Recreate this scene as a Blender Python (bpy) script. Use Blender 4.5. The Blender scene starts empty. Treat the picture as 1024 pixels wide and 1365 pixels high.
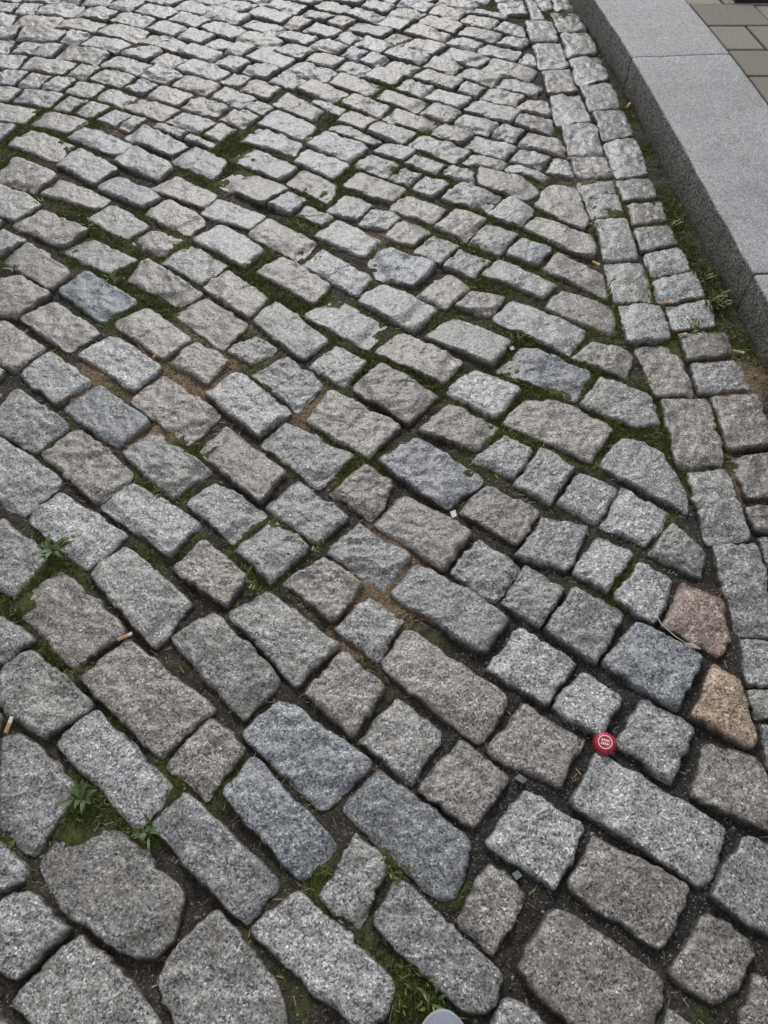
import bpy, math, random
import numpy as np
rng=np.random.default_rng(7); random.seed(7)
scene=bpy.context.scene
H=1.5; PITCH=math.radians(54.0); F=985.0
sp,cp=math.sin(PITCH),math.cos(PITCH)
def G(x,y,z=0.0):
    """survey rectification: photo measurement -> metres on the street plane"""
    u=(x-512)/F; v=(y-682.5)/F
    t=(H-z)/(sp+v*cp)
    return np.array([u*t,(cp-v*sp)*t])
STONES="""
g 0,980 30,975 100,1050 60,1120 45,1140 0,1105
l 125,945 225,1045 220,1060 180,1100 75,990
n 280,952 328,995 275,1062 225,1020
n 170,852 285,945 215,1010 108,905
n 75,757 170,840 95,888 18,800
g 35,865 130,940 60,985 0,940 0,890
g 165,728 250,800 205,860 122,765
g 285,815 372,905 325,955 230,850
g 355,787 450,860 395,912 305,815
b 375,930 495,1015 430,1080 322,980
b 335,1005 447,1125 400,1172 295,1055
g 250,1058 372,1175 330,1232 200,1095
d 85,1097 165,1110 245,1190 238,1240 205,1280 150,1268 75,1210 45,1150
g 30,1183 90,1240 25,1308 0,1290 0,1190
g -40,1110 0,1122 35,1165 20,1188 -30,1180
g 105,1242 215,1365 80,1410 15,1330
g 285,1215 365,1305 378,1365 250,1400 205,1305
l 395,1187 525,1310 520,1350 485,1375 335,1240
g 475,1112 518,1150 480,1235 428,1195
b 505,1028 628,1120 605,1195 570,1190 455,1080
g 535,1168 670,1295 650,1348 610,1340 495,1225
n 655,1150 702,1190 655,1272 612,1230
l 700,1052 778,1100 740,1185 652,1125
n 615,985 675,1035 630,1100 560,1050
g 530,930 585,975 550,1042 482,985
n 455,867 512,915 470,978 408,920
n 740,1210 885,1300 880,1350 850,1385 780,1375 690,1290
n 795,1115 912,1180 905,1230 880,1265 757,1180
l 800,1003 970,1105 945,1185 765,1070
n 945,1222 1005,1255 990,1320 955,1342 895,1295
g 990,1115 1050,1140 1040,1250 945,1190
n 940,992 1000,1000 1040,1040 1035,1105 925,1060
o 955,885 1010,925 1015,975 1000,995 925,955
g 860,930 928,970 895,1037 825,990
l 775,893 830,930 800,980 740,940
n 700,937 778,985 745,1045 655,1000
l 695,838 765,880 735,935 650,890
n 540,835 678,930 640,988 508,885
g 560,745 680,820 645,868 522,790
b 850,828 935,875 905,942 805,880
g 765,783 835,815 795,880 728,835
g 700,752 752,785 722,832 668,800
l 640,718 692,755 660,797 603,762
l 850,747 900,770 875,828 815,790
o2 915,778 970,800 975,850 960,872 883,830
g 990,850 1050,855 1050,930 1000,910
l 795,712 842,735 815,787 762,757
g 725,690 782,700 762,757 692,735
g 895,695 942,735 935,765 867,733
l 830,650 892,680 865,724 802,695
l 775,630 825,650 795,692 745,668
g 720,598 765,625 735,670 690,640
l 672,578 710,600 685,632 632,610
n 650,645 722,680 690,722 617,680
b 555,580 642,635 595,672 507,612
n 535,655 627,710 585,757 495,695
g 480,697 545,740 510,783 437,737
n 430,742 480,775 445,825 380,775
l 490,797 540,825 505,877 447,835
g 362,692 412,728 360,772 315,730
n 270,722 328,765 300,803 232,755
l 175,642 265,695 225,735 135,672
l 80,657 165,710 115,755 40,690
g 285,640 352,682 310,720 248,668
g 400,638 465,685 420,722 355,675
n 485,617 522,640 500,690 445,655
l 0,580 80,635 30,682 -30,650
g 0,690 60,740 20,790 -30,770
g 0,820 45,855 10,880 -40,870
n 100,570 178,630 130,668 55,605
g 205,573 278,625 225,660 165,600
n 300,567 377,625 345,664 268,600
g 380,562 470,605 420,647 348,590
b 130,510 195,560 155,592 85,540
g 20,517 92,568 45,600 -20,560
n 215,500 290,550 250,590 172,530
l 320,495 383,545 345,577 275,522
n 440,522 530,565 490,607 410,560
g 385,473 432,508 395,542 340,500
n 510,487 582,525 545,560 470,515
n 600,535 662,565 640,597 562,570
n 700,530 760,537 815,570 790,612 668,560
l 830,582 880,600 920,655 915,678 797,615
l 635,490 690,520 665,555 597,520
g 800,502 870,525 883,560 850,568 775,535
b 700,462 787,495 770,530 665,490
g 450,460 487,480 460,512 410,487
n 535,440 612,480 590,507 503,465
g 605,420 678,455 655,483 570,445
l 680,397 780,435 760,470 655,420
n 790,452 840,470 835,498 765,475
n 750,385 815,405 820,440 810,443 727,410
G 945,725 1015,723 1040,845 980,845
G 915,625 980,623 1015,718 943,722
Gn 882,530 945,527 967,615 905,620
Gn 845,458 905,457 928,523 872,525
G 827,403 885,402 898,450 840,455
G 808,347 857,345 870,398 823,400
G 793,292 840,290 855,343 807,345
G 773,238 818,236 835,285 790,290
Gn 764,209 808,208 817,232 773,235
G 752,167 795,165 805,205 762,206
G 735,125 775,123 787,163 745,165
Gn 725,90 760,88 770,120 733,123
G 712,57 748,55 757,85 722,88
G 702,28 735,27 745,53 710,55
G 692,-2 722,-2 732,24 700,26
Gn 980,608 1045,603 1060,655 1000,660
Gn 952,524 1010,520 1030,590 970,598
Gl 922,482 985,477 1000,517 935,522
Gn 905,447 965,440 977,470 915,478
Gl 885,405 945,398 952,432 896,438
Gl 873,370 925,362 938,395 882,402
Gl 860,335 905,328 918,358 870,365
G 845,300 890,296 903,323 855,332
Gn 835,268 880,263 888,293 843,298
G 822,240 865,235 875,262 832,266
Gl 807,186 845,183 862,230 820,234
G 790,148 830,144 843,178 802,182
Gl 773,112 812,108 826,140 785,145
G 760,75 797,72 810,104 770,109
G 747,43 783,42 795,69 757,72
G 737,13 770,13 782,39 746,41
G 727,-14 758,-14 768,10 735,11
n 745,337 805,365 808,393 727,355
g 665,345 740,375 725,393 642,362
n 630,387 670,392 655,418 610,405
n 600,363 627,380 595,408 560,390
g 610,330 655,345 635,367 590,352
b 695,318 732,332 715,350 678,338
n 715,283 790,312 792,340 775,338 697,302
g 650,293 688,310 665,336 625,320
b 520,328 582,350 550,377 510,370 492,345
l 510,376 580,410 550,438 480,400
l 445,395 515,432 490,460 405,418
g 580,313 613,325 590,350 552,338
l 430,330 493,368 475,390 402,350
g 365,400 433,450 405,475 335,420
n 375,342 440,378 420,402 345,360
l 450,290 505,315 485,337 422,310
n 535,288 570,305 550,325 508,312
n 610,278 647,292 622,316 582,300
g 680,262 712,275 700,300 650,283
g 615,243 665,258 650,278 592,262
n 730,245 770,252 785,295 775,305 712,272
n 640,222 700,235 720,255 700,262 640,243
n 545,258 592,275 575,295 520,278
g 500,275 533,285 520,303 475,295
g 460,260 495,270 480,290 437,278
n 405,222 450,245 440,268 385,240
n 480,230 540,250 520,266 455,245
g 295,300 350,330 325,352 260,318
n 355,290 418,320 400,343 328,310
g 290,262 350,285 335,301 268,283
n 320,222 382,250 350,268 285,240
l 410,197 465,220 440,238 390,215
b 435,175 490,195 465,213 410,190
g 495,203 532,215 515,233 475,220
b 335,195 395,220 370,238 305,210
g 345,167 400,185 390,203 320,185
b 370,145 420,168 400,184 345,162
n 385,122 430,145 415,158 365,138
g 260,192 300,213 285,236 228,212
n 235,232 285,256 270,272 200,248
n 225,264 275,290 250,310 195,282
g 250,325 300,350 270,375 215,345
n 185,303 240,318 215,337 172,320
n 270,393 330,430 300,465 230,415
n 300,360 355,395 335,420 270,380
n 195,408 252,450 215,475 152,428
l 150,445 212,487 180,517 105,470
n 260,457 302,480 275,507 228,480
g 340,445 365,462 335,482 305,465
g 65,467 118,510 75,535 25,492
b2 115,363 180,400 135,425 78,385
n 195,345 268,390 240,405 170,370
n 70,402 130,440 90,465 28,422
g 115,313 178,345 145,362 83,330
n 35,322 90,360 65,383 5,345
n 55,277 115,308 85,327 18,298
g 150,273 205,305 180,320 120,290
n 80,238 145,262 125,275 55,255
n -20,380 30,370 65,392 20,420 -20,415
n 0,425 58,460 20,490 -30,470
g 105,197 155,225 125,243 75,215
b 155,230 215,258 190,273 130,248
n 20,208 75,232 45,252 -10,232
g 0,245 50,268 20,290 -30,275
g 0,303 30,318 0,337 -30,320
g 180,193 228,220 210,236 152,212
g 190,165 245,190 225,203 165,182
b 115,165 175,188 150,202 90,180
n 40,170 95,190 75,210 12,190
"""
COL={'g':(.262,.261,.257),'b':(.228,.238,.252),'b2':(.150,.18,.20),'n':(.25,.228,.207),'l':(.318,.318,.314),'o':(.36,.265,.19),'o2':(.255,.19,.155),'d':(.195,.184,.172)}
# ---------- convex polygon tools ----------
def hull(P):
    P=sorted(map(tuple,P))
    def half(pts):
        o=[]
        for p in pts:
            while len(o)>=2 and (o[-1][0]-o[-2][0])*(p[1]-o[-2][1])-(o[-1][1]-o[-2][1])*(p[0]-o[-2][0])<=0:o.pop()
            o.append(p)
        return o
    a=half(P);b=half(P[::-1]);return np.array(a[:-1]+b[:-1])
def area(P):
    x,y=P[:,0],P[:,1];return .5*abs(np.dot(x,np.roll(y,-1))-np.dot(y,np.roll(x,-1)))
def cent(P):
    x,y=P[:,0],P[:,1];x1,y1=np.roll(x,-1),np.roll(y,-1);c=x*y1-x1*y;A=c.sum()/2
    return np.array([((x+x1)*c).sum(),((y+y1)*c).sum()])/(6*A)
def norms(P):
    e=np.roll(P,-1,0)-P;L=np.hypot(e[:,0],e[:,1])+1e-9
    return np.stack([e[:,1]/L,-e[:,0]/L],1)
def grow(P,d):
    N=norms(P);M=np.roll(N,1,0);k=np.maximum(1+(N*M).sum(1),.5)
    return hull(P+(N+M)/k[:,None]*d)
def clip(P,n,c):
    d=P@n-c;out=[]
    for i in range(len(P)):
        j=(i+1)%len(P)
        if d[i]<=0: out.append(P[i])
        if d[i]*d[j]<0: out.append(P[i]+(P[j]-P[i])*d[i]/(d[i]-d[j]))
    return np.array(out)
def sep(A,B):
    best=-9;r=None
    for s,(Pq,Q) in ((1,(A,B)),(-1,(B,A))):
        N=norms(Pq);a=(Pq@N.T).max(0);b=(Q@N.T).min(0);g=b-a;i=g.argmax()
        if g[i]>best: best=g[i];r=(s,N[i],a[i],b[i])
    return best,r
S=[]
for ln in STONES.strip().splitlines():
    t=ln.split();k=t[0];pts=[tuple(map(float,q.split(','))) for q in t[1:]]
    P=hull([G(*q) for q in pts])
    gut=k[0]=='G'
    kk=(k[1:] or 'g') if gut else k
    S.append(dict(P=P,k=kk,gut=gut,fix=True,A0=area(P)))
# kerb line
yk=np.linspace(-4,9,651)
kx0=np.interp(yk,[-4,.5,1.9,3.35,4.0,5,9],[1.22,1.15,1.115,1.038,.975,.84,.1])
ker=np.hanning(41);ker/=ker.sum();kx0=np.convolve(np.pad(kx0,20,mode='edge'),ker,'valid')
def kx(y): return np.interp(y,yk,kx0)
# extra gutter setts outside surveyed part
for off,y0,y1 in ((-.32,-2,.66),(-.165,-2,1.12),(-.295,4.13,8),(-.15,4.2,8)):
    y=y0
    while y<y1:
        L=rng.uniform(.14,.2);ye=min(y+L,y1)
        if ye-y>.07:
            a,b=kx(y)+off,kx(ye)+off
            P=hull([(a-.066,y+.008),(a+.066,y+.008),(b+.066,ye-.008),(b-.066,ye-.008)])
            S.append(dict(P=P,k=random.choice('ggnl'),gut=True,fix=True,A0=area(P)))
        y=ye
def relax(S,gap):
    C=np.array([cent(s['P']) for s in S]);R=np.array([np.hypot(*(s['P']-c).T).max() for s,c in zip(S,C)])
    for i in range(len(S)):
        D=np.hypot(*(C[i+1:]-C[i]).T)
        for j in (np.nonzero(D<R[i]+R[i+1:]+gap)[0]+i+1):
            a,b=S[i],S[j]
            if a.get('dead') or b.get('dead'):continue
            g,r=sep(a['P'],b['P'])
            if g<gap:
                s,n,pa,pb=r
                if s<0:a,b=b,a
                m=(pa+pb)/2;ca,cb=m-gap/2,m+gap/2
                for q,nn,cc in ((a,n,ca),(b,-n,-cb)):
                    Q=clip(q['P'],nn,cc)
                    if len(Q)<3 or area(Q)<.25*q['A0']:q['dead']=True
                    else:q['P']=hull(Q)
GAP=.0068
for it in range(3):
    relax(S,GAP)
    S=[s for s in S if not s.get('dead')]
    if it<2:
        for s in S:
            cy=s['P'][:,1].mean()
            s['P']=grow(s['P'],float(np.interp(cy,[.3,1.0,2.2],[.0028,.0038,.0052]))*(.3 if s['k']=='d' else 1))
# fill courses
def gx(x):
    xs=np.array([-6,-2.4,-1.7,-1.1,.2,1.0]);sl=np.array([.35,.22,-.12,-.58,-.70,-.42])
    xx=np.linspace(-6,1,701);s=np.interp(xx,xs,sl);g=np.cumsum(s)*.01;return np.interp(x,xx,g),np.interp(x,xx,s)
fill=[]
SX=np.array([cent(s['P']) for s in S])
SPC=.150
for k in range(-40,80):
    x=-4.2+rng.uniform(0,.2)
    while x<.9:
        g,sl=gx(x);nx=math.hypot(1,sl);L=rng.uniform(.15,.24)
        if rng.random()<.15:L=.115
        dx=L/nx
        xm=x+dx/2;gm,slm=gx(xm);ym=k*SPC+gm
        nxm=math.hypot(1,slm)
        d=np.array([1,slm])/nxm;n=np.array([-slm,1])/nxm;c=np.array([xm,ym])
        w=SPC/nxm-.010
        if -1.6<ym<7.2 and xm<kx(ym)-.28:
            l=L-.011;j=lambda:rng.uniform(-.006,.006,2)
            P=hull([c-d*l/2-n*w/2+j(),c+d*l/2-n*w/2+j(),c+d*l/2+n*w/2+j(),c-d*l/2+n*w/2+j()])
            P=clip(P,np.array([1.,0]),kx(ym)-.27)
            if len(P)>2 and area(P)>.004: fill.append(dict(P=P,k=random.choice('gggbnnnl'),gut=False,fix=False,A0=area(P)))
        x+=dx
kept=[]
for f in fill:
    c=cent(f['P']);R=np.hypot(*(f['P']-c).T).max();ok=True
    for i in np.nonzero(np.hypot(*(SX-c).T)<R+.17)[0]:
        g,r=sep(f['P'],S[i]['P'])
        if g<.008:
            s,n,pa,pb=r
            if s>0:Q=clip(f['P'],n,pb-.008)
            else:Q=clip(f['P'],-n,-(pa+.008))
            if len(Q)<3 or area(Q)<.0045: ok=False;break
            f['P']=hull(Q)
    if ok:
        N=norms(f['P']);wd=((f['P']@N.T).max(0)-(f['P']@N.T).min(0)).min()
        if wd>.048:kept.append(f)
relax(kept,.007)
kept=[s for s in kept if not s.get('dead')]
S=S+kept
S=[s for s in S if len(s['P'])>2 and area(s['P'])>.003]
# ---------- noise ----------
PT=rng.random(65536)
def vn(x,y,seed=0):
    xi=np.floor(x).astype(np.int64);yi=np.floor(y).astype(np.int64);fx=x-xi;fy=y-yi
    fx=fx*fx*fx*(fx*(fx*6-15)+10);fy=fy*fy*fy*(fy*(fy*6-15)+10)
    h=lambda a,b:PT[((a*73856093)^(b*19349663)^(seed*83492791+12345))&65535]
    return ((h(xi,yi)*(1-fx)+h(xi+1,yi)*fx)*(1-fy)+(h(xi,yi+1)*(1-fx)+h(xi+1,yi+1)*fx)*fy)*2-1
def fbm(x,y,o=3,seed=0):
    r=0;a=1
    for i in range(o): r=r+a*vn(x*2**i+i*7.3,y*2**i-i*3.1,seed+i);a*=.5
    return r
# ---------- patches in joints ----------
MOSS=[(780,500,70),(860,560,70),(680,440,60),(720,520,70),(900,690,50),(820,770,35),(450,590,70),(340,770,55),(400,720,50),(430,1170,50),(560,1320,60),(620,1190,30),(520,1150,40),(70,740,50),(110,1070,50),(190,1110,40),(60,870,40),(210,650,40),(60,595,30),(150,375,50),(200,400,50),(370,370,70),(300,210,60),(440,240,50),(640,300,80),(700,320,60),(940,400,60),(920,430,50),(895,300,30),(60,150,90),(130,300,50),(500,490,50),(480,130,60),(120,120,60),(850,380,40),(820,290,30),(560,500,50),(150,960,30),(450,890,20),(700,560,50),(920,640,30),(560,210,50),(420,400,50),(20,800,40),(600,420,60),(960,560,30),(820,430,40),(340,520,40),(850,620,30)]
SAND=[(250,490,80),(130,505,60),(490,770,70),(540,720,45),(310,480,40),(510,800,50),(280,120,80),(430,540,40),(1000,640,50),(800,250,50),(330,330,40),(990,500,50),(200,560,50),(520,300,50),(170,130,50),(470,850,40),(230,330,50)]
DARK=[(850,1000,170),(700,1120,140),(900,1180,140),(720,850,90),(960,720,60),(600,1000,60)]
def weight(L,x,y):
    w=np.zeros_like(x)
    for (a,b,r) in L:
        c=G(a,b);e=G(a+r,b);f=G(a,b-r);rx=max(e[0]-c[0],.01);ry=max(f[1]-c[1],.01)*.8
        w=np.maximum(w,np.exp(-(((x-c[0])/rx)**2+((y-c[1])/ry)**2)))
    return w
def WT(x,y):
    m=weight(MOSS,x,y);s=weight(SAND,x,y);d=weight(DARK,x,y)
    n1=fbm(x*7,y*7,3,40);n2=fbm(x*5,y*5,3,50)
    m=np.clip(m*.82+n1*.38+.22+.08*np.clip(y-1.2,0,1)-.75*d,0,1)
    s=np.clip(s*.9+n2*.3-.04,0,1)*(1-d)
    return m,s,np.clip(d*1.3,0,1)
def soilz(x,y,m,s):
    z=-.0225+.004*fbm(x*18,y*18,3,60)+.003*vn(x*90,y*90,61)+.009*m+.005*s
    return z
# ---------- mesh builder ----------
def mk(name,V,F4,F3=None,mat=None,smooth=True,attrs=None):
    me=bpy.data.meshes.new(name);V=np.asarray(V,np.float32)
    F4=np.asarray(F4,np.int32).reshape(-1,4);F3=np.zeros((0,3),np.int32) if F3 is None else np.asarray(F3,np.int32).reshape(-1,3)
    me.vertices.add(len(V));me.vertices.foreach_set('co',V.ravel())
    lp=np.concatenate([F4.ravel(),F3.ravel()]);me.loops.add(len(lp));me.loops.foreach_set('vertex_index',lp)
    n=len(F4)+len(F3);me.polygons.add(n)
    st=np.concatenate([np.arange(len(F4))*4,len(F4)*4+np.arange(len(F3))*3]).astype(np.int32)
    me.polygons.foreach_set('loop_start',st)
    me.polygons.foreach_set('use_smooth',np.full(n,smooth))
    me.update(calc_edges=True)
    for an,a in (attrs or {}).items():
        at=me.color_attributes.new(an,'FLOAT_COLOR','POINT');at.data.foreach_set('color',np.asarray(a,np.float32).ravel())
    ob=bpy.data.objects.new(name,me);scene.collection.objects.link(ob)
    if mat:me.materials.append(mat)
    return ob
# ---------- materials ----------
def newmat(name):
    m=bpy.data.materials.new(name);m.use_nodes=True;nt=m.node_tree
    return m,nt,nt.nodes['Principled BSDF']
class NB:
    def __init__(s,nt):s.nt=nt;s.tc=nt.nodes.new('ShaderNodeTexCoord').outputs['Object']
    def n(s,t,**k):
        o=s.nt.nodes.new(t)
        for a,b in k.items():setattr(o,a,b)
        return o
    def l(s,a,b):s.nt.links.new(a,b)
    def put(s,v,sock):
        if hasattr(v,'is_linked') : s.l(v,sock)
        else: sock.default_value=v if not (isinstance(v,tuple) and len(v)==3) else (*v,1)
    def noise(s,sc,det=3,rough=.55,out='Fac',vec=None):
        o=s.n('ShaderNodeTexNoise');o.inputs['Scale'].default_value=sc;o.inputs['Detail'].default_value=det;o.inputs['Roughness'].default_value=rough
        s.l(vec or s.tc,o.inputs['Vector']);return o.outputs[out]
    def vor(s,sc,out='Color',feat='F1'):
        o=s.n('ShaderNodeTexVoronoi',feature=feat);o.inputs['Scale'].default_value=sc;s.l(s.tc,o.inputs['Vector']);return o.outputs[out]
    def ramp(s,v,st):
        o=s.n('ShaderNodeValToRGB');e=o.color_ramp.elements
        while len(e)<len(st):e.new(.5)
        for q,(p,c) in zip(e,st):
            q.position=p;q.color=(c,c,c,1) if not isinstance(c,tuple) else (*c,1)
        s.l(v,o.inputs['Fac']);return o.outputs['Color']
    def mapr(s,v,a,b,c,d):
        o=s.n('ShaderNodeMapRange');s.l(v,o.inputs[0])
        for i,q in enumerate((a,b,c,d)):o.inputs[i+1].default_value=q
        return o.outputs[0]
    def mix(s,f,a,b,mode='MIX'):
        o=s.n('ShaderNodeMix',data_type='RGBA',blend_type=mode)
        s.put(f,o.inputs[0]);s.put(a,o.inputs[6]);s.put(b,o.inputs[7]);return o.outputs[2]
    def m(s,op,a,b):
        o=s.n('ShaderNodeMath',operation=op,use_clamp=False);s.put(a,o.inputs[0]);s.put(b,o.inputs[1]);return o.outputs[0]
    def attr(s,nm):
        o=s.n('ShaderNodeAttribute',attribute_name=nm);return o
    def sepc(s,v):
        o=s.n('ShaderNodeSeparateColor');s.l(v,o.inputs[0]);return o.outputs
    def bump(s,h,st,dist,nrm=None):
        o=s.n('ShaderNodeBump');o.inputs['Strength'].default_value=st;o.inputs['Distance'].default_value=dist
        s.l(h,o.inputs['Height'])
        if nrm:s.l(nrm,o.inputs['Normal'])
        return o.outputs['Normal']
def mat_granite():
    m,nt,b=newmat('granite_setts');N=NB(nt)
    a=N.attr('Col');w=N.sepc(N.attr('wt').outputs['Color'])
    v1=N.sepc(N.vor(270))[0];v2=N.sepc(N.vor(480))[1]
    g1=N.ramp(v1,[(0,.24),(.17,.46),(.32,.93),(.7,1.06),(.88,1.42),(1,2.2)])
    g2=N.ramp(v2,[(0,.45),(.3,.92),(.6,1.02),(1,1.6)])
    c=N.mix(1.0,a.outputs['Color'],g1,'MULTIPLY');c=N.mix(1.,c,g2,'MULTIPLY')
    bn=N.noise(16,5,.68)
    big=N.ramp(bn,[(.25,.52),(.5,1.0),(.75,1.40)])
    c=N.mix(.95,c,big,'MULTIPLY')
    st=N.ramp(N.noise(28,4,.7),[(.50,0.),(.70,.55)])
    c=N.mix(st,c,(.18,.145,.11))
    nz=N.noise(70,3,.7)
    dirt=N.m('MULTIPLY',a.outputs['Alpha'],N.mapr(nz,.25,.6,.5,1.25));
    dc=N.mix(w[1],(.045,.038,.031),(.14,.105,.075));dc=N.mix(w[2],dc,(.033,.033,.031))
    c=N.mix(N.mapr(dirt,0,1,0,.92),c,dc)
    mo=N.m('MULTIPLY',N.m('MULTIPLY',a.outputs['Alpha'],w[0]),N.mapr(nz,.40,.6,0,1.2))
    mo=N.mapr(mo,.25,.6,0,.9)
    c=N.mix(mo,c,(.075,.09,.026))
    N.l(c,b.inputs['Base Color'])
    r=N.mapr(bn,.3,.7,.27,.44);N.l(r,b.inputs['Roughness'])
    b.inputs['Specular IOR Level'].default_value=.6
    n1=N.bump(N.noise(48,5,.68),.6,.006);n2=N.bump(N.noise(210,3,.7),.45,.0013,n1)
    N.l(n2,b.inputs['Normal'])
    return m
def mat_soil():
    m,nt,b=newmat('joint_soil');N=NB(nt)
    w=N.sepc(N.attr('wt').outputs['Color'])
    nz=N.noise(60,5,.7);v=N.sepc(N.vor(330))[0]
    base=N.mix(N.ramp(nz,[(.3,0.),(.7,1.)]),(.030,.026,.022),(.08,.067,.052))
    sf=N.mapr(N.m('ADD',w[1],N.mapr(nz,.3,.7,-.3,.3)),.25,.7,0,1)
    c=N.mix(sf,base,(.23,.165,.108));c=N.mix(N.mapr(w[2],0,1,0,.85),c,(.036,.036,.034))
    c=N.mix(1,c,N.ramp(v,[(0,.5),(.6,1.),(.9,1.3),(1,2.6)]),'MULTIPLY')
    mf=N.mapr(N.m('ADD',w[0],N.mapr(N.noise(35,4,.7),.3,.7,-.35,.35)),.36,.70,0,.95)
    mc=N.mix(N.ramp(N.noise(120,3,.7),[(.35,0.),(.65,1.)]),(.035,.045,.014),(.105,.125,.034))
    c=N.mix(mf,c,mc);N.l(c,b.inputs['Base Color']);b.inputs['Roughness'].default_value=.85
    b.inputs['Specular IOR Level'].default_value=.25
    N.l(N.bump(N.noise(170,4,.75),.9,.004),b.inputs['Normal']);return m
def mat_attr(name,rough=.8,sc=200,amt=.3,trans=0):
    m,nt,b=newmat(name);N=NB(nt);a=N.attr('Col').outputs['Color']
    c=N.mix(1,a,N.ramp(N.noise(sc,2,.6),[(.3,1-amt),(.7,1+amt)]),'MULTIPLY')
    N.l(c,b.inputs['Base Color']);b.inputs['Roughness'].default_value=rough;return m
def mat_kerb():
    m,nt,b=newmat('kerb_granite');N=NB(nt)
    v1=N.sepc(N.vor(300))[0];v2=N.sepc(N.vor(170))[1]
    c=N.mix(1,(.34,.34,.342),N.ramp(v1,[(0,.45),(.3,.87),(.6,1.),(.9,1.3),(1,1.7)]),'MULTIPLY')
    c=N.mix(.6,c,N.ramp(v2,[(0,.7),(.5,1.),(1,1.2)]),'MULTIPLY')
    c=N.mix(1.,c,N.ramp(N.noise(4,5,.7),[(.25,.72),(.5,1.),(.75,1.12)]),'MULTIPLY')
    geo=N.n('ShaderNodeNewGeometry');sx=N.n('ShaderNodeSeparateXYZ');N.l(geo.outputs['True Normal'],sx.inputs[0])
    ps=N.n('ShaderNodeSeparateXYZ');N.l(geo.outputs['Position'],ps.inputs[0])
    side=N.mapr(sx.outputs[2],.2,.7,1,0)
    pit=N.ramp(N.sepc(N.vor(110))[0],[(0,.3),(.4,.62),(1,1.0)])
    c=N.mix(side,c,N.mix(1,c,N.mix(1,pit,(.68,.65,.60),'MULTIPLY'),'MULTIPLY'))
    low=N.m('MULTIPLY',N.mapr(ps.outputs[2],-.03,.07,1,0),N.mapr(N.noise(25,4,.7),.3,.6,.3,1))
    c=N.mix(low,c,(.075,.07,.05))
    N.l(c,b.inputs['Base Color']);b.inputs['Roughness'].default_value=.6
    hb=N.m('ADD',N.noise(180,3,.7),N.m('MULTIPLY',N.vor(110,'Distance'),N.m('MULTIPLY',side,2.2)))
    N.l(N.bump(hb,.6,.0035),b.inputs['Normal']);return m
def mat_plain(name,col,rough=.6,metal=0,sc=150,amt=.15,bmp=.2):
    m,nt,b=newmat(name);N=NB(nt)
    c=N.mix(1,col,N.ramp(N.noise(sc,3,.6),[(.3,1-amt),(.7,1+amt)]),'MULTIPLY')
    N.l(c,b.inputs['Base Color']);b.inputs['Roughness'].default_value=rough;b.inputs['Metallic'].default_value=metal
    N.l(N.bump(N.noise(sc*1.5,3),bmp,.001),b.inputs['Normal']);return m
GR=mat_granite();SO=mat_soil()
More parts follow.
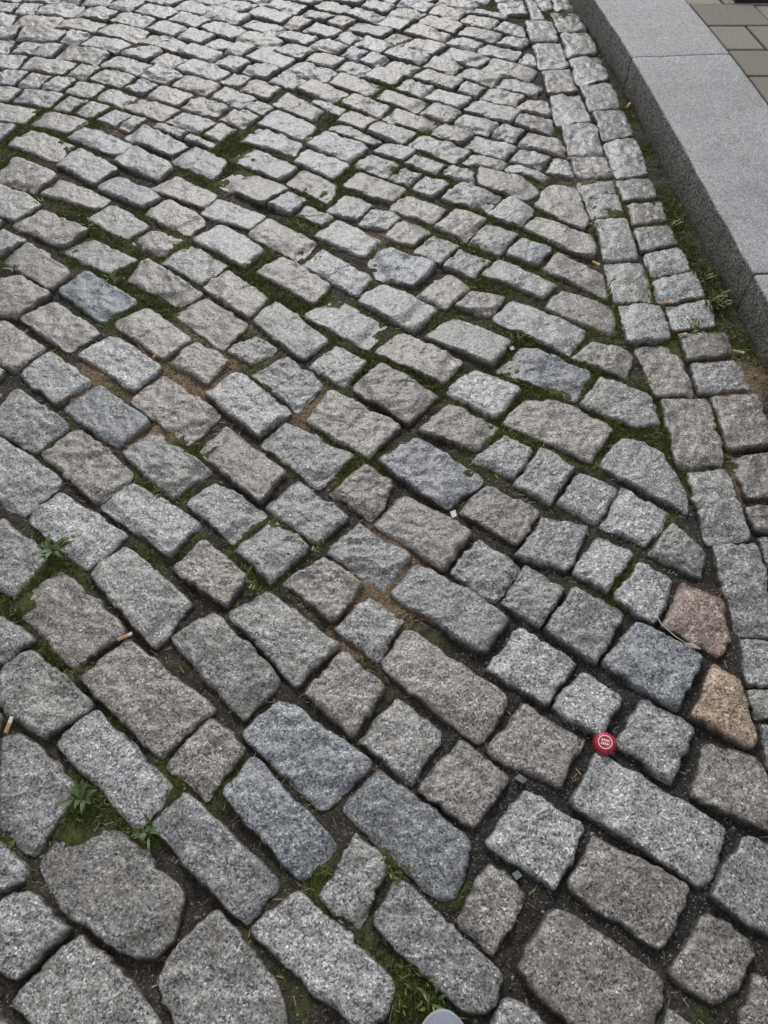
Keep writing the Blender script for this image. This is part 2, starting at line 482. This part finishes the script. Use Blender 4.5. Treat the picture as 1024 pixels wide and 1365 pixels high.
# ---------- setts ----------
def stone(P,col,K,Nn,seed,near):
    c=cent(P);N=norms(P);d=(N*(P-c)).sum(1);d=np.maximum(d,.01)
    th=np.linspace(0,2*np.pi,Nn,endpoint=False);u=np.stack([np.cos(th),np.sin(th)],1)
    q=np.maximum(u@N.T,0)/d
    p=rng.uniform(10,20);r=(q**p).sum(1)**(-1/p)*1.012
    ox,oy=seed*3.7,seed*1.9
    bx=c[0]+r*u[:,0];by=c[1]+r*u[:,1]
    r=r+ .0046*vn(bx*22+ox,by*22+oy,3)+.0034*vn(bx*60+ox,by*60+oy,4)+.0020*vn(bx*150+ox,by*150+oy,5)
    t=np.linspace(0,1,K+1)[1:];s=1-(1-t)**1.6
    w=rng.uniform(.008,.016);E=rng.uniform(.006,.0105)
    rr=s[:,None]*r[None];dd=np.clip((r[None]-rr)/w,0,1)
    wv=1+.75*vn(bx*24+ox,by*24-oy,8)[None]
    z=-E*wv*(1-np.sqrt(np.maximum(1-(1-dd)**2.2,0)))
    X=c[0]+rr*u[:,0];Y=c[1]+rr*u[:,1]
    dirt=np.clip((1-dd)**2*1.0,0,1)*.75
    amp=rng.uniform(.5,1.35)
    def top(x,y):
        rd=np.abs(vn(x*26+ox,y*26-oy,21))
        return amp*(.0030*fbm(x*16+ox,y*16+oy,2,10)+.0020*vn(x*55+ox,y*55+oy,12)-.0034*rd)+.0012*vn(x*120+ox,y*120+oy,13)+.0007*vn(x*240+ox,y*240,14)
    zt=top(X,Y)+z
    ct=float(top(np.array([c[0]]),np.array([c[1]]))[0])
    R=r.mean()
    zt=zt-.0012*(rr/R)**2
    cut=0*X
    for _ in range(rng.integers(1,5)):
        f=rng.uniform(0,2*np.pi);n=np.array([math.cos(f),math.sin(f)])
        ext=((P-c)@n).max();d0=ext*rng.uniform(.35,.92);sl=rng.uniform(.12,.55)
        nn=(X-c[0])*n[0]+(Y-c[1])*n[1]+.008*vn(X*40+ox,Y*40,15)
        cut=np.maximum(cut,np.minimum(sl*np.maximum(0,nn-d0),.0085))
    zt=zt-cut
    ta,tb=rng.normal(0,.030,2);z0=rng.normal(0,.003)
    zt=zt+ta*(X-c[0])+tb*(Y-c[1])+z0
    zt=np.maximum(zt,-.0155+.0008*vn(X*90,Y*90,19))
    sx=[]
    for dz,dr in ((.006,.0018),(.018,.0025),(.05,.0)):
        rr2=r+dr+.0016*vn(bx*70+ox,by*70+dz*900,17)
        sx.append((c[0]+rr2*u[:,0],c[1]+rr2*u[:,1],zt[-1]-dz))
    VX=np.concatenate([[c[0]],X.ravel()]+[q[0] for q in sx]);VY=np.concatenate([[c[1]],Y.ravel()]+[q[1] for q in sx]);VZ=np.concatenate([[ct+z0],zt.ravel()]+[q[2] for q in sx])
    V=np.stack([VX,VY,VZ],1)
    al=np.concatenate([[0],dirt.ravel()]+[np.full(Nn,.85),np.ones(Nn),np.ones(Nn)])
    C=np.empty((len(V),4));C[:,:3]=col;C[:,3]=al
    KK=K+3;i=np.arange(Nn);j=(i+1)%Nn
    F3=np.stack([np.zeros(Nn,int),1+i,1+j],1)
    F4=np.concatenate([np.stack([1+k*Nn+i,1+(k+1)*Nn+i,1+(k+1)*Nn+j,1+k*Nn+j],1) for k in range(KK-1)])
    return V,F4,F3,C
groups={'cobblestone_street':[s for s in S if not s['gut']],'gutter_setts':[s for s in S if s['gut']]}
for gname,L in groups.items():
    VV=[];A4=[];A3=[];CC=[];o=0
    for q,s in enumerate(L):
        c=cent(s['P']);x,y=c
        vis=abs(x)<.75+.36*max(y,0)+.1 and -.1<y<4.5
        K,Nn=((24,104) if y<1.7 else (14,64)) if vis else (6,28)
        col=np.array(COL[s['k']])
        if s['k']=='g' and rng.random()<.35: col=col*np.array([1.02,.995,.96])
        col=col*rng.uniform(.82,1.13)*(1+rng.normal(0,.004,3))
        V,f4,f3,C=stone(s['P'],col,K,Nn,q+1+(1000 if 'gut' in gname else 0),vis)
        VV.append(V);A4.append(f4+o);A3.append(f3+o);CC.append(C);o+=len(V)
    V=np.concatenate(VV);m,s_,d=WT(V[:,0],V[:,1])
    mk(gname,V,np.concatenate(A4),np.concatenate(A3),GR,True,{'Col':np.concatenate(CC),'wt':np.stack([m,s_,d,np.ones_like(m)],1)})
# ---------- ground ----------
xs=np.concatenate([-np.geomspace(400,2.75,14),np.arange(-2.6,1.3,.009),np.geomspace(1.45,400,14)])
ys=np.concatenate([-np.geomspace(400,.4,14),np.arange(-.25,4.7,.009),np.geomspace(4.85,400,14)])
Xg,Yg=np.meshgrid(xs,ys);m,s_,d=WT(Xg.ravel(),Yg.ravel())
Z=soilz(Xg.ravel(),Yg.ravel(),m,s_)
nx,ny=len(xs),len(ys);I=np.arange(nx*ny).reshape(ny,nx)
F4=np.stack([I[:-1,:-1],I[:-1,1:],I[1:,1:],I[1:,:-1]],-1).reshape(-1,4)
mk('ground',np.stack([Xg.ravel(),Yg.ravel(),Z],1),F4,None,SO,True,{'wt':np.stack([m,s_,d,np.ones_like(m)],1)})
# ---------- joint mask ----------
x0,y0,rs=-2.4,-.1,.003;W_,H_=int(3.55/rs),int(4.6/rs);mask=np.zeros((H_,W_),bool)
for s in S:
    P=s['P'];N=norms(P);dd=(N*P).sum(1)
    a=np.floor((P.min(0)-[x0,y0])/rs).astype(int);b=np.ceil((P.max(0)-[x0,y0])/rs).astype(int)
    a=np.maximum(a,0);b=np.minimum(b,[W_,H_])
    if (b<=a).any():continue
    gx_,gy_=np.meshgrid(x0+np.arange(a[0],b[0])*rs,y0+np.arange(a[1],b[1])*rs)
    ins=((gx_[...,None]*N[:,0]+gy_[...,None]*N[:,1])<dd-.001).all(-1)
    mask[a[1]:b[1],a[0]:b[0]]|=ins
def joint_pts(n,wf=None):
    x=rng.uniform(x0,x0+W_*rs-.01,n);y=rng.uniform(y0,y0+H_*rs-.01,n)
    k=(~mask[((y-y0)/rs).astype(int),((x-x0)/rs).astype(int)])&(x<kx(y)-.002)&(np.abs(x)<.8+.4*y)
    x,y=x[k],y[k];m,s,d=WT(x,y)
    if wf is not None:
        p=wf(m,s,d);k=rng.random(len(x))<p;x,y,m,s,d=x[k],y[k],m[k],s[k],d[k]
    return x,y,m,s,d
# moss: mass of tiny shoots
x,y,m,s,d=joint_pts(1900000,lambda m,s,d:np.clip((m-.38)*2.2,0,1)**1.2)
n=len(x);print('moss',n)
if n>130000:x,y,m,s,d=[q[:130000] for q in (x,y,m,s,d)];n=130000
z=soilz(x,y,m,s)-.001;a=rng.uniform(0,2*np.pi,n);h=rng.uniform(.003,.010,n)*(.6+.7*m);w=rng.uniform(.0008,.0019,n);le=rng.uniform(0,.006,n);la=rng.uniform(0,2*np.pi,n)
B=np.stack([x,y,z],1);e=np.stack([np.cos(a)*w,np.sin(a)*w,0*a],1);T=B+np.stack([np.cos(la)*le,np.sin(la)*le,h],1)
V=np.stack([B-e,B+e,T],1).reshape(-1,3);c=np.stack([.11+.09*rng.random(n),.132+.08*rng.random(n),.03+.025*rng.random(n)],1)*rng.uniform(.55,1.2,n)[:,None]
c4=np.ones((n*3,4));c4[:,:3]=np.repeat(c,3,0)
mk('moss',V,np.zeros((0,4)),np.arange(n*3).reshape(-1,3),mat_attr('moss_green'),False,{'Col':c4})
# gravel
def octs(x,y,z,r,cols,name,mat):
    n=len(x);D=np.array([[1,0,0],[0,1,0],[-1,0,0],[0,-1,0],[0,0,.7],[0,0,-.7]])
    V=D[None]*rng.uniform(.6,1.25,(n,6,1))*r[:,None,None];a=rng.uniform(0,6.28,n);ca,sa=np.cos(a)[:,None],np.sin(a)[:,None]
    V=np.stack([V[...,0]*ca-V[...,1]*sa,V[...,0]*sa+V[...,1]*ca,V[...,2]],-1)+np.stack([x,y,z],1)[:,None]
    f=np.array([[0,1,4],[1,2,4],[2,3,4],[3,0,4],[1,0,5],[2,1,5],[3,2,5],[0,3,5]]);F=(f[None]+(np.arange(n)*6)[:,None,None]).reshape(-1,3)
    c4=np.ones((n*6,4));c4[:,:3]=np.repeat(cols,6,0);mk(name,V.reshape(-1,3),np.zeros((0,4)),F,mat,False,{'Col':c4})
x,y,m,s,d=joint_pts(400000,lambda m,s,d:np.clip(.35+.4*s+.3*d-.3*m,0.05,1))
x,y,m,s=[q[:24000] for q in (x,y,m,s)];n=len(x)
g=rng.uniform(.04,.30,n)**1.0;cols=np.stack([g*1.05,g*.97,g*.86],1)
octs(x,y,soilz(x,y,m,s)+.0005,rng.uniform(.0008,.0026,n)*(1+1.1*(rng.random(n)<.06)),cols,'gravel',mat_attr('grit'))
# dry plant litter
x,y,m,s,d=joint_pts(90000,lambda m,s,d:np.clip(.25+.5*s-.2*d,0.03,1));x,y,m,s=[q[:3800] for q in (x,y,m,s)];n=len(x)
z=soilz(x,y,m,s)+.003;a=rng.uniform(0,6.28,n);L=rng.uniform(.003,.010,n);w=rng.uniform(.0004,.0013,n)
B=np.stack([x,y,z],1);dv=np.stack([np.cos(a)*L,np.sin(a)*L,rng.normal(0,.002,n)],1);e=np.stack([-np.sin(a)*w,np.cos(a)*w,0*a],1)
V=np.stack([B-dv-e,B-dv+e,B+dv+e,B+dv-e],1).reshape(-1,3);g=rng.uniform(.1,.36,n);c4=np.ones((n*4,4));c4[:,:3]=np.repeat(np.stack([g,g*.75,g*.45],1),4,0)
mk('dry_plant_litter',V,np.arange(n*4).reshape(-1,4),None,mat_attr('dry_litter'),False,{'Col':c4})
# ---------- plants ----------
LEAF=mat_attr('leaf_green',.5,60,.2)
def leafblade(base,az,L,wd,lift,col,curl=.5,seg=6,VV=None):
    V=[];F=[]
    for i in range(seg+1):
        t=i/seg;w=wd*math.sin(math.pi*min(.97,(.08+.9*t**.8)))
        r=L*t;zz=lift*L*(t-curl*t*t);cx=base[0]+math.cos(az)*r;cy=base[1]+math.sin(az)*r
        for sgn,up in ((-1,.25),(0,0),(1,.25)):
            V.append((cx-math.sin(az)*w*sgn,cy+math.cos(az)*w*sgn,base[2]+zz+abs(up)*w))
    for i in range(seg):
        for j in (0,1):F.append((i*3+j,i*3+j+1,(i+1)*3+j+1,(i+1)*3+j))
    return V,F
def plant(name,px,py,n,L,wd,lift,z=-.018,spread=.004,col=(.065,.115,.035)):
    c=G(px,py);VV=[];FF=[];CC=[]
    for i in range(n):
        az=i*2.4+random.uniform(-.4,.4);ll=L*random.uniform(.45,1.1)
        b=(c[0]+random.gauss(0,spread),c[1]+random.gauss(0,spread),z)
        V,Fc=leafblade(b,az,ll,wd*random.uniform(.7,1.2),lift*random.uniform(.5,1.4),None)
        o=len(VV);VV+=V;FF+=[tuple(q+o for q in f) for f in Fc];k=random.uniform(.6,1.25);CC+=[(col[0]*k*random.choice((1,1,1.4)),col[1]*k,col[2]*k,1)]*len(V)
    mk(name,VV,FF,None,LEAF,True,{'Col':CC})
for (px,py,n,L) in ((70,735,22,.042),(110,1062,20,.038),(195,1108,14,.026),(92,905,6,.015),(20,360,8,.03),(55,270,7,.025)):
    plant('weed_rosette',px,py,n,L,L*.13,.7,z=.003,spread=.006)
for (px,py,n,L) in ((790,302,12,.03),(955,402,44,.038),(940,372,16,.026),(897,300,14,.026),(925,435,28,.026),(420,730,12,.026),(123,300,10,.03),(405,300,8,.022),(812,388,9,.022),(575,1335,12,.024),(150,372,12,.028),(690,450,12,.024),(860,508,12,.024),(530,1160,9,.022),(340,775,12,.024),(210,655,10,.022),(520,605,9,.02)):
    plant('weed',px,py,n,L,L*.10,1.3,spread=L*.5,z=-.006,col=(.105,.155,.035))
# grass: one mass of blades
x,y,m,s,d=joint_pts(130000,lambda m,s,d:np.clip((m-.5)*1.6,0,1)*.5)
x,y,m,s=[q[:2100] for q in (x,y,m,s)]
VV=[];FF=[];CC=[]
for xi,yi,mi,si in zip(x,y,m,s):
    zb=float(soilz(np.array([xi]),np.array([yi]),np.array([mi]),np.array([si]))[0])
    for _ in range(random.randint(2,6)):
        V,Fc=leafblade((xi+random.gauss(0,.003),yi+random.gauss(0,.003),zb),random.uniform(0,6.28),random.uniform(.005,.018),random.uniform(.0006,.0013),random.uniform(.6,2.2),None,.45,3)
        o=len(VV);VV+=V;FF+=[tuple(q+o for q in f) for f in Fc];k=random.uniform(.5,1.2);CC+=[(.12*k,.15*k,.04*k,1)]*len(V)
mk('grass',VV,FF,None,LEAF,True,{'Col':CC})
# ---------- kerb ----------
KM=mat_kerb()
prof=[(0,-.07),(0,-.03),(0,0),(0,.03),(0,.06),(0,.09),(0,.110),(.001,.115),(.0035,.1182),(.007,.1197),(.012,.12)]+[(t,.12) for t in np.linspace(.04,.40,14)]+[(.411,.1195),(.418,.117),(.42,.11),(.42,.07),(.42,-.03)]
prof=np.array(prof)
joints=[-3.6,-2.2,-.95,.42,1.89,3.35,4.75,6.1,7.5,8.6]
kerb=bpy.data.objects.new('granite_kerb',None);scene.collection.objects.link(kerb)
for a,b in zip(joints[:-1],joints[1:]):
    yy=np.concatenate([[a+.0035,a+.005,a+.009],np.arange(a+.02,b-.02,.015),[b-.009,b-.005,b-.0035]])
    VX=[]
    dzk=rng.normal(0,.0015);dxk=rng.normal(0,.002)
    for i,yv in enumerate(yy):
        ed=min(yv-a,b-yv);sh=.004*max(0,1-ed/.011)**2
        t=(kx(yv+.01)-kx(yv-.01))/.02;nn=math.hypot(1,t)
        px_=prof[:,0]*(1-2*sh/.42)+sh;pz=prof[:,1]-sh*(prof[:,1]>.05)
        fr=(prof[:,0]<.02)
        px_=px_+fr*(.0026*fbm(np.full(len(prof),yv*14),prof[:,1]*14+a,3,70))
        pz=pz+(prof[:,1]>.1)*.0009*fbm(np.full(len(prof),yv*9),prof[:,0]*9,3,71)
        VX.append(np.stack([kx(yv)+dxk+px_/nn,yv-t*px_/nn,pz+dzk],1))
    V=np.concatenate(VX);np_=len(prof);I=np.arange(len(V)).reshape(-1,np_)
    F4=np.stack([I[:-1,:-1],I[:-1,1:],I[1:,1:],I[1:,:-1]],-1).reshape(-1,4)
    V=np.concatenate([V,[V[:np_].mean(0)],[V[-np_:].mean(0)]]);n0=len(V)-2
    F3=[(n0,j+1,j) for j in range(np_-1)]+[(n0+1,I[-1,j],I[-1,j+1]) for j in range(np_-1)]
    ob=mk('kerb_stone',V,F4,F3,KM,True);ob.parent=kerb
# ---------- sidewalk ----------
PV=mat_attr('paver_concrete',.8,160,.3)
V=[];yy=np.linspace(-3.5,8.5,100)
for yv in yy:
    for xx in (kx(yv)+.423,kx(yv)+1.2,6.0):V.append((xx,yv,.097))
I=np.arange(len(V)).reshape(-1,3);F4=np.stack([I[:-1,:-1],I[:-1,1:],I[1:,1:],I[1:,:-1]],-1).reshape(-1,4)
mk('sidewalk',V,F4,None,mat_plain('sidewalk_bedding',(.085,.085,.045),.95,0,60,.5,.8))
VV=[];FF=[];CC=[]
row=0;yv=-2.8
while yv<7.5:
    x=kx(yv+.12)+.43;L=.30 if row%2 else .17
    while x<4.2:
        g=.0055;xa,xb=x+g,x+L-g;ya,yb=yv+g,yv+.24-g
        zt=.112+rng.normal(0,.0015)
        o=len(VV);bv=.006
        sk=(kx(yv+.24)-kx(yv))
        for ins,zz in ((0,.09),(0,zt-.005),(bv*.4,zt-.001),(bv,zt)):
            for (xx,y_) in ((xa+ins,ya+ins),(xb-ins,ya+ins),(xb-ins,yb-ins),(xa+ins,yb-ins)):
                VV.append((xx+(y_-yv)/.24*sk-(sk/2),y_,zz))
        for k in range(3):
            for i in range(4):
                j=(i+1)%4;FF.append((o+k*4+i,o+k*4+j,o+k*4+4+j,o+k*4+4+i))
        FF.append((o+12,o+13,o+14,o+15))
        k=rng.uniform(.78,1.18);CC+=[(.26*k,.228*k,.188*k,1)]*16
        x+=L;L=.30
    yv+=.24;row+=1
mk('sidewalk_pavers',VV,FF,None,PV,False,{'Col':CC})
# iron grate on sidewalk
IR=mat_plain('cast_iron',(.03,.03,.032),.5,.6)
def box(V,F,a,b):
    o=len(V)
    for zz in (a[2],b[2]):
        for xx,y_ in ((a[0],a[1]),(b[0],a[1]),(b[0],b[1]),(a[0],b[1])):V.append((xx,y_,zz))
    for f in ((3,2,1,0),(4,5,6,7),(0,1,5,4),(1,2,6,5),(2,3,7,6),(3,0,4,7)):F.append(tuple(o+q for q in f))
V=[];Fc=[];gx0,gy0,gx1,gy1=1.63,3.93,2.25,4.33
box(V,Fc,(gx0,gy0,.113),(gx1,gy0+.02,.135));box(V,Fc,(gx0,gy1-.02,.113),(gx1,gy1,.135))
box(V,Fc,(gx0,gy0+.021,.113),(gx0+.02,gy1-.021,.135));box(V,Fc,(gx1-.02,gy0+.021,.113),(gx1,gy1-.021,.135))
xx=gx0+.04
while xx<gx1-.04: box(V,Fc,(xx,gy0+.021,.114),(xx+.012,gy1-.021,.131));xx+=.03
mk('iron_grate',V,Fc,None,IR,False)
# ---------- bottle cap ----------
def bottle_cap(px,py,z):
    c=G(px,py,z);R=.0235;n=168;V=[];F=[];
    prof=[(0,.0085),(.3,.0085),(.55,.0085),(.72,.0083),(.80,.0076),(.86,.0062),(.92,.0035),(1.0,0.0)]
    rings=prof[1:]
    V.append((0,0,.0085*1.3))
    for k,(s,h) in enumerate(rings):
        for i in range(n):
            a=2*math.pi*i/n;fl=max(0,(s-.8)/.2);r=R*s*(1+.07*fl*math.cos(21*a))
            V.append((r*math.cos(a),r*math.sin(a),h*1.3))
    F3=[(0,1+i,1+(i+1)%n) for i in range(n)];F4=[]
    for k in range(len(rings)-1):
        for i in range(n):F4.append((1+k*n+i,1+(k+1)*n+i,1+(k+1)*n+(i+1)%n,1+k*n+(i+1)%n))
    m,nt,b=newmat('cap_paint');N=NB(nt)
    sx=N.n('ShaderNodeSeparateXYZ');N.l(N.tc,sx.inputs[0])
    r=N.m('SQRT',N.m('ADD',N.m('MULTIPLY',sx.outputs[0],sx.outputs[0]),N.m('MULTIPLY',sx.outputs[1],sx.outputs[1])),0.)
    def band(v,a,b_):return N.m('MULTIPLY',N.m('GREATER_THAN',v,a),N.m('LESS_THAN',v,b_))
    ring=band(r,.0125,.0142)
    ay=N.m('ABSOLUTE',sx.outputs[1],0.);ax=N.m('ABSOLUTE',sx.outputs[0],0.)
    bar=N.m('MULTIPLY',band(ay,.0012,.0060),N.m('LESS_THAN',ax,.0085))
    st=N.m('GREATER_THAN',N.m('SINE',N.m('MULTIPLY',sx.outputs[0],1700.),0.),-.45)
    w=N.m('MAXIMUM',ring,N.m('MULTIPLY',bar,st))
    cc=N.mix(w,(.40,.02,.045),(.8,.76,.74));N.l(cc,b.inputs['Base Color']);b.inputs['Roughness'].default_value=.32
    ob=mk('bottle_cap',V,F4,F3,m,True);ob.location=(c[0],c[1],z);ob.rotation_euler=(math.radians(5),math.radians(-6),math.radians(-18))
bottle_cap(806,991,-.002)
# ---------- cigarette butts ----------
FM=mat_plain('filter_paper',(.52,.31,.15),.8);WM=mat_plain('cigarette_paper',(.62,.58,.5),.8);AM=mat_plain('ash',(.05,.045,.04),.95)
def butt(px,py,ang,L=.034,z=.004,white=.3,r=.0042):
    c=G(px,py,z);n=14;st=[(0,.85,0),(.02,1,0),(1-white,1,0),(1-white,1.0,1),(.93,.97,1),(.95,.9,2),(1,.6,2)]
    me=bpy.data.meshes.new('cigarette_butt');V=[];F=[];M=[]
    for (t,s,mm) in st:
        for i in range(n):
            a=2*math.pi*i/n;q=1+.08*math.sin(3*a+t*6)
            V.append((L*(t-.5),r*s*q*math.cos(a),.8*r*s*math.sin(a)+.0012*math.sin(t*3)))
    for k in range(len(st)-1):
        for i in range(n):
            F.append((k*n+i,k*n+(i+1)%n,(k+1)*n+(i+1)%n,(k+1)*n+i));M.append(max(st[k][2],st[k+1][2] if k!=2 else 1))
    F.append(tuple(range(n))[::-1]);M.append(0);F.append(tuple((len(st)-1)*n+i for i in range(n)));M.append(2)
    me.from_pydata(V,[],F);[me.materials.append(q) for q in (FM,WM,AM)];me.polygons.foreach_set('material_index',M);me.polygons.foreach_set('use_smooth',[True]*len(F))
    ob=bpy.data.objects.new('cigarette_butt',me);scene.collection.objects.link(ob);ob.location=(c[0],c[1],z+r*.6);ob.rotation_euler=(0,random.uniform(-.1,.1),math.radians(ang))
for a in ((168,849,25,.036,.002),(13,966,85,.036,.006),(328,352,20,.04,.003),(762,212,10,.036,.003),(752,200,95,.036,.002),(838,141,65,.05,-.002),(795,352,-40,.030,.001),(892,404,5,.030,-.002),(985,470,-20,.034,-.003),(910,447,10,.028,.001),(208,474,60,.025,.003),(412,186,30,.03,.003)):
    butt(a[0],a[1],a[2],a[3],a[4],white=random.choice((.1,.3,.45)))
def sliver(name,pts,w,col,z):
    V=[];F=[]
    P=[G(*p,z) for p in pts]
    for i,p in enumerate(P):
        d=P[min(i+1,len(P)-1)]-P[max(i-1,0)];d/=np.hypot(*d)+1e-9;n=np.array([-d[1],d[0]])*w*(1 if 0<i<len(P)-1 else .3)
        V+=[(p[0]-n[0],p[1]-n[1],z),(p[0],p[1],z+w*.5),(p[0]+n[0],p[1]+n[1],z)]
    for i in range(len(P)-1):
        for j in (0,1):F.append((i*3+j,i*3+j+1,i*3+j+4,i*3+j+3))
    mk(name,V,F,None,mat_plain(name+'_mat',col,.6))
sliver('straw',[(858,800),(872,815),(882,832),(900,848),(922,862)],.0014,(.34,.33,.28),.008)
sliver('dry_leaf',[(912,858),(922,860),(934,865)],.006,(.42,.38,.3),.010)
sliver('plastic_fragment',[(200,503),(206,498),(212,501)],.003,(.05,.07,.35),.006)
def shard(name,pts,z,col,th=.004):
    P=[G(*p,z) for p in pts];n=len(P)
    V=[(p[0],p[1],z) for p in P]+[(p[0],p[1],z+th+.002*random.random()) for p in P]
    me=bpy.data.meshes.new(name);F=[tuple(range(n))[::-1],tuple(range(n,2*n))]+[(i,(i+1)%n,n+(i+1)%n,n+i) for i in range(n)]
    me.from_pydata(V,[],F);me.materials.append(mat_plain(name+'_mat',col,.55,0,80,.3));o=bpy.data.objects.new(name,me);scene.collection.objects.link(o)
shard('slate_chip',[(685,1038),(692,1032),(703,1040),(697,1045)],-.014,(.13,.15,.145),.003)
shard('slate_chip',[(682,1165),(690,1160),(696,1168),(688,1174)],-.015,(.14,.16,.165),.003)
shard('paper_scrap',[(600,683),(607,680),(609,688),(603,691)],.004,(.65,.63,.57),.001)
shard('paper_scrap',[(679,463),(684,462),(686,466),(681,467)],-.004,(.55,.53,.48),.001)
# ---------- shoe ----------
def shoe():
    cx,tip=.097,.050;V=[];F=[];L=.30;n=28;K=26
    for k in range(K+1):
        t=(k/K)**1.9;yy=tip-.0-L*t
        wd=.050*math.sqrt(max(0,1-(1-min(t/.28,1))**2))*(1-.18*math.exp(-((t-.62)/.15)**2));wd=max(wd,.003)
        ht=.026+.03*min(1,t/.2)**.6+.055*max(0,(t-.25))/.75
        for i in range(n):
            a=2*math.pi*i/n;sx=abs(math.cos(a))**.75*math.copysign(1,math.cos(a));sz=abs(math.sin(a))**.8*math.copysign(1,math.sin(a))
            V.append((cx+wd*sx,yy,.004+ht*(.5+.5*sz)))
    for k in range(K):
        for i in range(n):F.append((k*n+i,k*n+(i+1)%n,(k+1)*n+(i+1)%n,(k+1)*n+i))
    F4=list(F);V.append((cx,tip-L,.05));V.append((cx,tip,.017))
    F3=[(K*n+i,K*n+(i+1)%n,len(V)-2) for i in range(n)]+[((i+1)%n,i,len(V)-1) for i in range(n)]
    up=mk('shoe_upper',V,F4,F3,mat_plain('shoe_canvas',(.22,.24,.28),.8,0,400,.15,.4))
    V=[];F=[]
    for k in range(K+1):
        t=(k/K)**1.9;yy=tip+.004-(L+.008)*t
        wd=.053*math.sqrt(max(0,1-(1-min(t/.28,1))**2))*(1-.18*math.exp(-((t-.62)/.15)**2));wd=max(wd,.004)
        for zz,s in ((.0,.97),(.008,1),(.018,1),(.022,.97)):
            for sg in (-1,1):V.append((cx+wd*s*sg,yy,zz))
    for k in range(K):
        o=k*8
        for j in range(3):
            F.append((o+j*2,o+j*2+2,o+j*2+10,o+j*2+8));F.append((o+j*2+1,o+j*2+9,o+j*2+11,o+j*2+3))
        F.append((o,o+8,o+9,o+1));F.append((o+6,o+7,o+15,o+14))
    so=mk('shoe_sole',V,F,None,mat_plain('shoe_rubber',(.30,.31,.33),.7))
    e=bpy.data.objects.new('shoe',None);scene.collection.objects.link(e);up.parent=e;so.parent=e
shoe()
# ---------- light ----------
w=bpy.data.worlds.new('World');scene.world=w;w.use_nodes=True;nt=w.node_tree;bg=nt.nodes['Background']
EL=38
sky=nt.nodes.new('ShaderNodeTexSky');sky.sky_type='NISHITA';sky.sun_disc=False;sky.sun_elevation=math.radians(EL);sky.sun_rotation=math.radians(-6);sky.air_density=1.0;sky.dust_density=1.0;sky.ozone_density=1
hs=nt.nodes.new('ShaderNodeHueSaturation');hs.inputs['Saturation'].default_value=.2
nt.links.new(sky.outputs[0],hs.inputs['Color']);nt.links.new(hs.outputs[0],bg.inputs['Color']);bg.inputs['Strength'].default_value=.15
sd=bpy.data.lights.new('sun','SUN');sd.energy=1.45;sd.angle=math.radians(11);sd.color=(1,.985,.96)
so=bpy.data.objects.new('sun',sd);scene.collection.objects.link(so)
el,az=math.radians(EL),math.radians(-6)
from mathutils import Vector
dirv=Vector((math.sin(az)*math.cos(el),math.cos(az)*math.cos(el),math.sin(el)))
so.rotation_euler=dirv.to_track_quat('Z','Y').to_euler();so.location=(0,5,5)
cd=bpy.data.cameras.new('camera');cam=bpy.data.objects.new('camera',cd);scene.collection.objects.link(cam);scene.camera=cam
cam.location=(0,0,H);cam.rotation_euler=(math.radians(90)-PITCH,0,0)
cd.sensor_fit='VERTICAL';cd.sensor_height=24;cd.lens=F/1365*24;cd.clip_start=.02;cd.clip_end=2000
scene.view_settings.view_transform='Standard'
scene.view_settings.look='None';scene.view_settings.exposure=0
